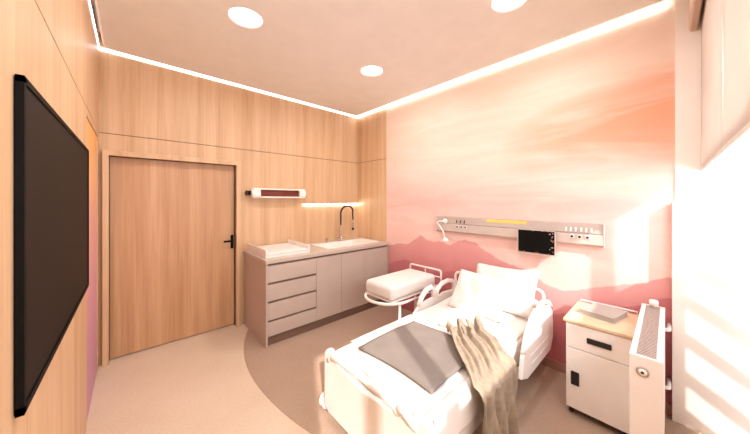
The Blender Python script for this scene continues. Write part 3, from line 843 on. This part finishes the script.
# ------------------------------------------------------------------ radiator under the window
t = thing('radiator', 'white panel radiator with grey top grille, seen end on at lower right', 'radiator', (2.38, .07, .1))
qx0, qx1, qy0, qy1, qz = 1.88, 2.86, .014, .134, .82
mb = MB().box((qx0, qy0, .12), (qx0 + .018, qy1, qz), 0, .004); link('end_panel', mb, M['white'], t)
mb = MB().box((qx1 - .018, qy0, .12), (qx1, qy1, qz), 0, .004); link('end_panel', mb, M['white'], t)
for y in (qy0, qy1 - .015):
    mb = MB().box((qx0 + .0185, y, .12), (qx1 - .0185, y + .015, qz - .003), 0, .003, 1); link('front_panel' if y > .05 else 'rear_panel', mb, M['white'], t)
mb = MB()
nb = 46
for k in range(nb):
    x = qx0 + .03 + k * (qx1 - qx0 - .06) / (nb - 1)
    mb.box((x - .005, qy0 + .022, qz - .008), (x + .005, qy1 - .022, qz - .001))
mb.box((qx0 + .02, qy0 + .018, qz - .02), (qx1 - .02, qy1 - .018, qz - .009))
link('top_grille', mb, M['grille'], t)
mb = MB()
mb.box((qx0 + .0185, qy0 + .0155, qz - .006), (qx1 - .0185, qy0 + .024, qz)); mb.box((qx0 + .0185, qy1 - .024, qz - .006), (qx1 - .0185, qy1 - .0155, qz)); link('top_rim', mb, M['white'], t)
mb = MB().lathe([(.024, 0), (.024, -.006), (.018, -.007)], (qx0 - .0002, .085, .745), 0, 24); o = link('emblem', mb, M['rail_dark'], t); o['label'] = 'round grey emblem on the end panel'
mb = MB().lathe([(.0165, 0), (.0165, -.003), (.006, -.004)], (qx0 - .0075, .085, .745), 0, 24); e_ = link('emblem_centre', mb, M['white'], o)
mb = MB().lathe([(.006, 0), (.006, -.003)], (qx0 - .0117, .085, .745), 0, 12); link('emblem_dot', mb, M['socket'], o)
mb = MB()
mb.tube([(qx1 - .05, .07, qz - .0005), (qx1 - .05, .07, qz + .012)], .012, 12)
mb.lathe([(.010, .012), (.024, .014), (.026, .035), (.022, .05), (.008, .053)], (qx1 - .05, .07, qz), 2, 18); link('valve', mb, M['white_plastic'], t)
for z in (.68, .27):
    mb = MB().tube([(qx1 - .06, qy0 + .004, z), (qx1 - .06, .004, z), (qx1 - .05, -.004, z), (XR - .0125, -.005, z)], .012, 10); link('pipe', mb, M['white_metal'], t)
for x in (qx0 + .15, qx1 - .15):
    mb = MB().box((x - .015, qy0 + .02, 0), (x + .015, qy1 - .02, .119)); link('stand_foot', mb, M['white_metal'], t)

# ------------------------------------------------------------------ blinds and their head box
mb = MB().prism([(-.100, 3.06), (-.100, 2.815), (-.108, 2.80), (-.135, 2.80), (-.144, 2.815), (-.144, 3.06)], 0, 1.0, XR - .0125)
mb2 = mb
t = thing('blind_headbox', 'dull beige blind head box under the ceiling at upper right', 'blind box', (2.0, -.12, 2.8)); link('box_body', mb2, M['box'], t)
mb = MB().box((1.0, -.146, 3.06), (XR - .013, -.10, ZT - .001)); link('hanger', mb, M['white_wall'], t)
for (x0, x1, lb) in ((1.845, XR - .0125, 'pale beige roller blind panel next to the white pier at upper right'), (1.12, 1.835, 'pale beige roller blind panel at the right edge of the photo')):
    t = thing('roller_blind', lb, 'blind', ((x0 + x1) / 2, -.155, 1.8), 'roller blinds at the window')
    mb = MB().grid(lambda u, v: (x0 + u * (x1 - x0), -.157 + .0015 * math.sin(u * 9 + v * 4), 1.815 + v * (3.05 - 1.815)), 12, 16); o = link('fabric', mb, M['blind'], t); solidify(o, .003, 0)
    mb = MB().box((x0, -.1625, 1.803), (x1, -.1515, 1.8185), 0, .003); link('bottom_bar', mb, M['blind'], t)

# ------------------------------------------------------------------ light
W = bpy.data.worlds.new('World'); bpy.context.scene.world = W
W.use_nodes = True
bg = W.node_tree.nodes['Background']
bg.inputs['Color'].default_value = lin((240, 246, 255)); bg.inputs['Strength'].default_value = 1.0

def lamp(name, typ, loc, energy, color, **kw):
    l = bpy.data.lights.new(name, typ); l.energy = energy; l.color = lin(color)[:3]
    for k, v in kw.items(): setattr(l, k, v)
    o = bpy.data.objects.new(name, l); C.objects.link(o); o.location = loc
    return o
s = Vector((.52, 1.0, -.81))
sun = lamp('sun', 'SUN', (0, -5, 5), 4.0, (255, 250, 246), angle=math.radians(1.2))
sun.rotation_euler = s.to_track_quat('-Z', 'Y').to_euler()
o = lamp('downlight_beam', 'AREA', (0.68, .5, ZC - .02), LE, (250, 250, 250), shape='DISK', size=.24)
o = lamp('window_sky', 'AREA', (1.2, YW - .5, 2.0), 68, (236, 246, 255), shape='RECTANGLE', size=3.0, size_y=1.6)
o.rotation_euler = (math.radians(90), 0, 0)

# ------------------------------------------------------------------ camera
cam = bpy.data.cameras.new('camera'); co = bpy.data.objects.new('camera', cam); C.objects.link(co)
co.location = (0, 0, 1.6)
fpx = 267.0
a = math.atan((668 - 375) / fpx)
fwd = Vector((math.cos(a), math.sin(a), 0))
co.rotation_euler = fwd.to_track_quat('-Z', 'Y').to_euler()
cam.sensor_fit = 'HORIZONTAL'; cam.sensor_width = 36.0; cam.lens = fpx / 750 * 36.0
cam.shift_x = 0.0; cam.shift_y = -(217 - 200) / 750.0
cam.clip_start = 0.02
bpy.context.scene.camera = co
vs = bpy.context.scene.view_settings
vs.view_transform = 'Standard'; vs.look = 'None'; vs.exposure = 0.62; vs.gamma = 1.0
bpy.context.scene.cycles.max_bounces = 10
bpy.context.scene.cycles.diffuse_bounces = 6
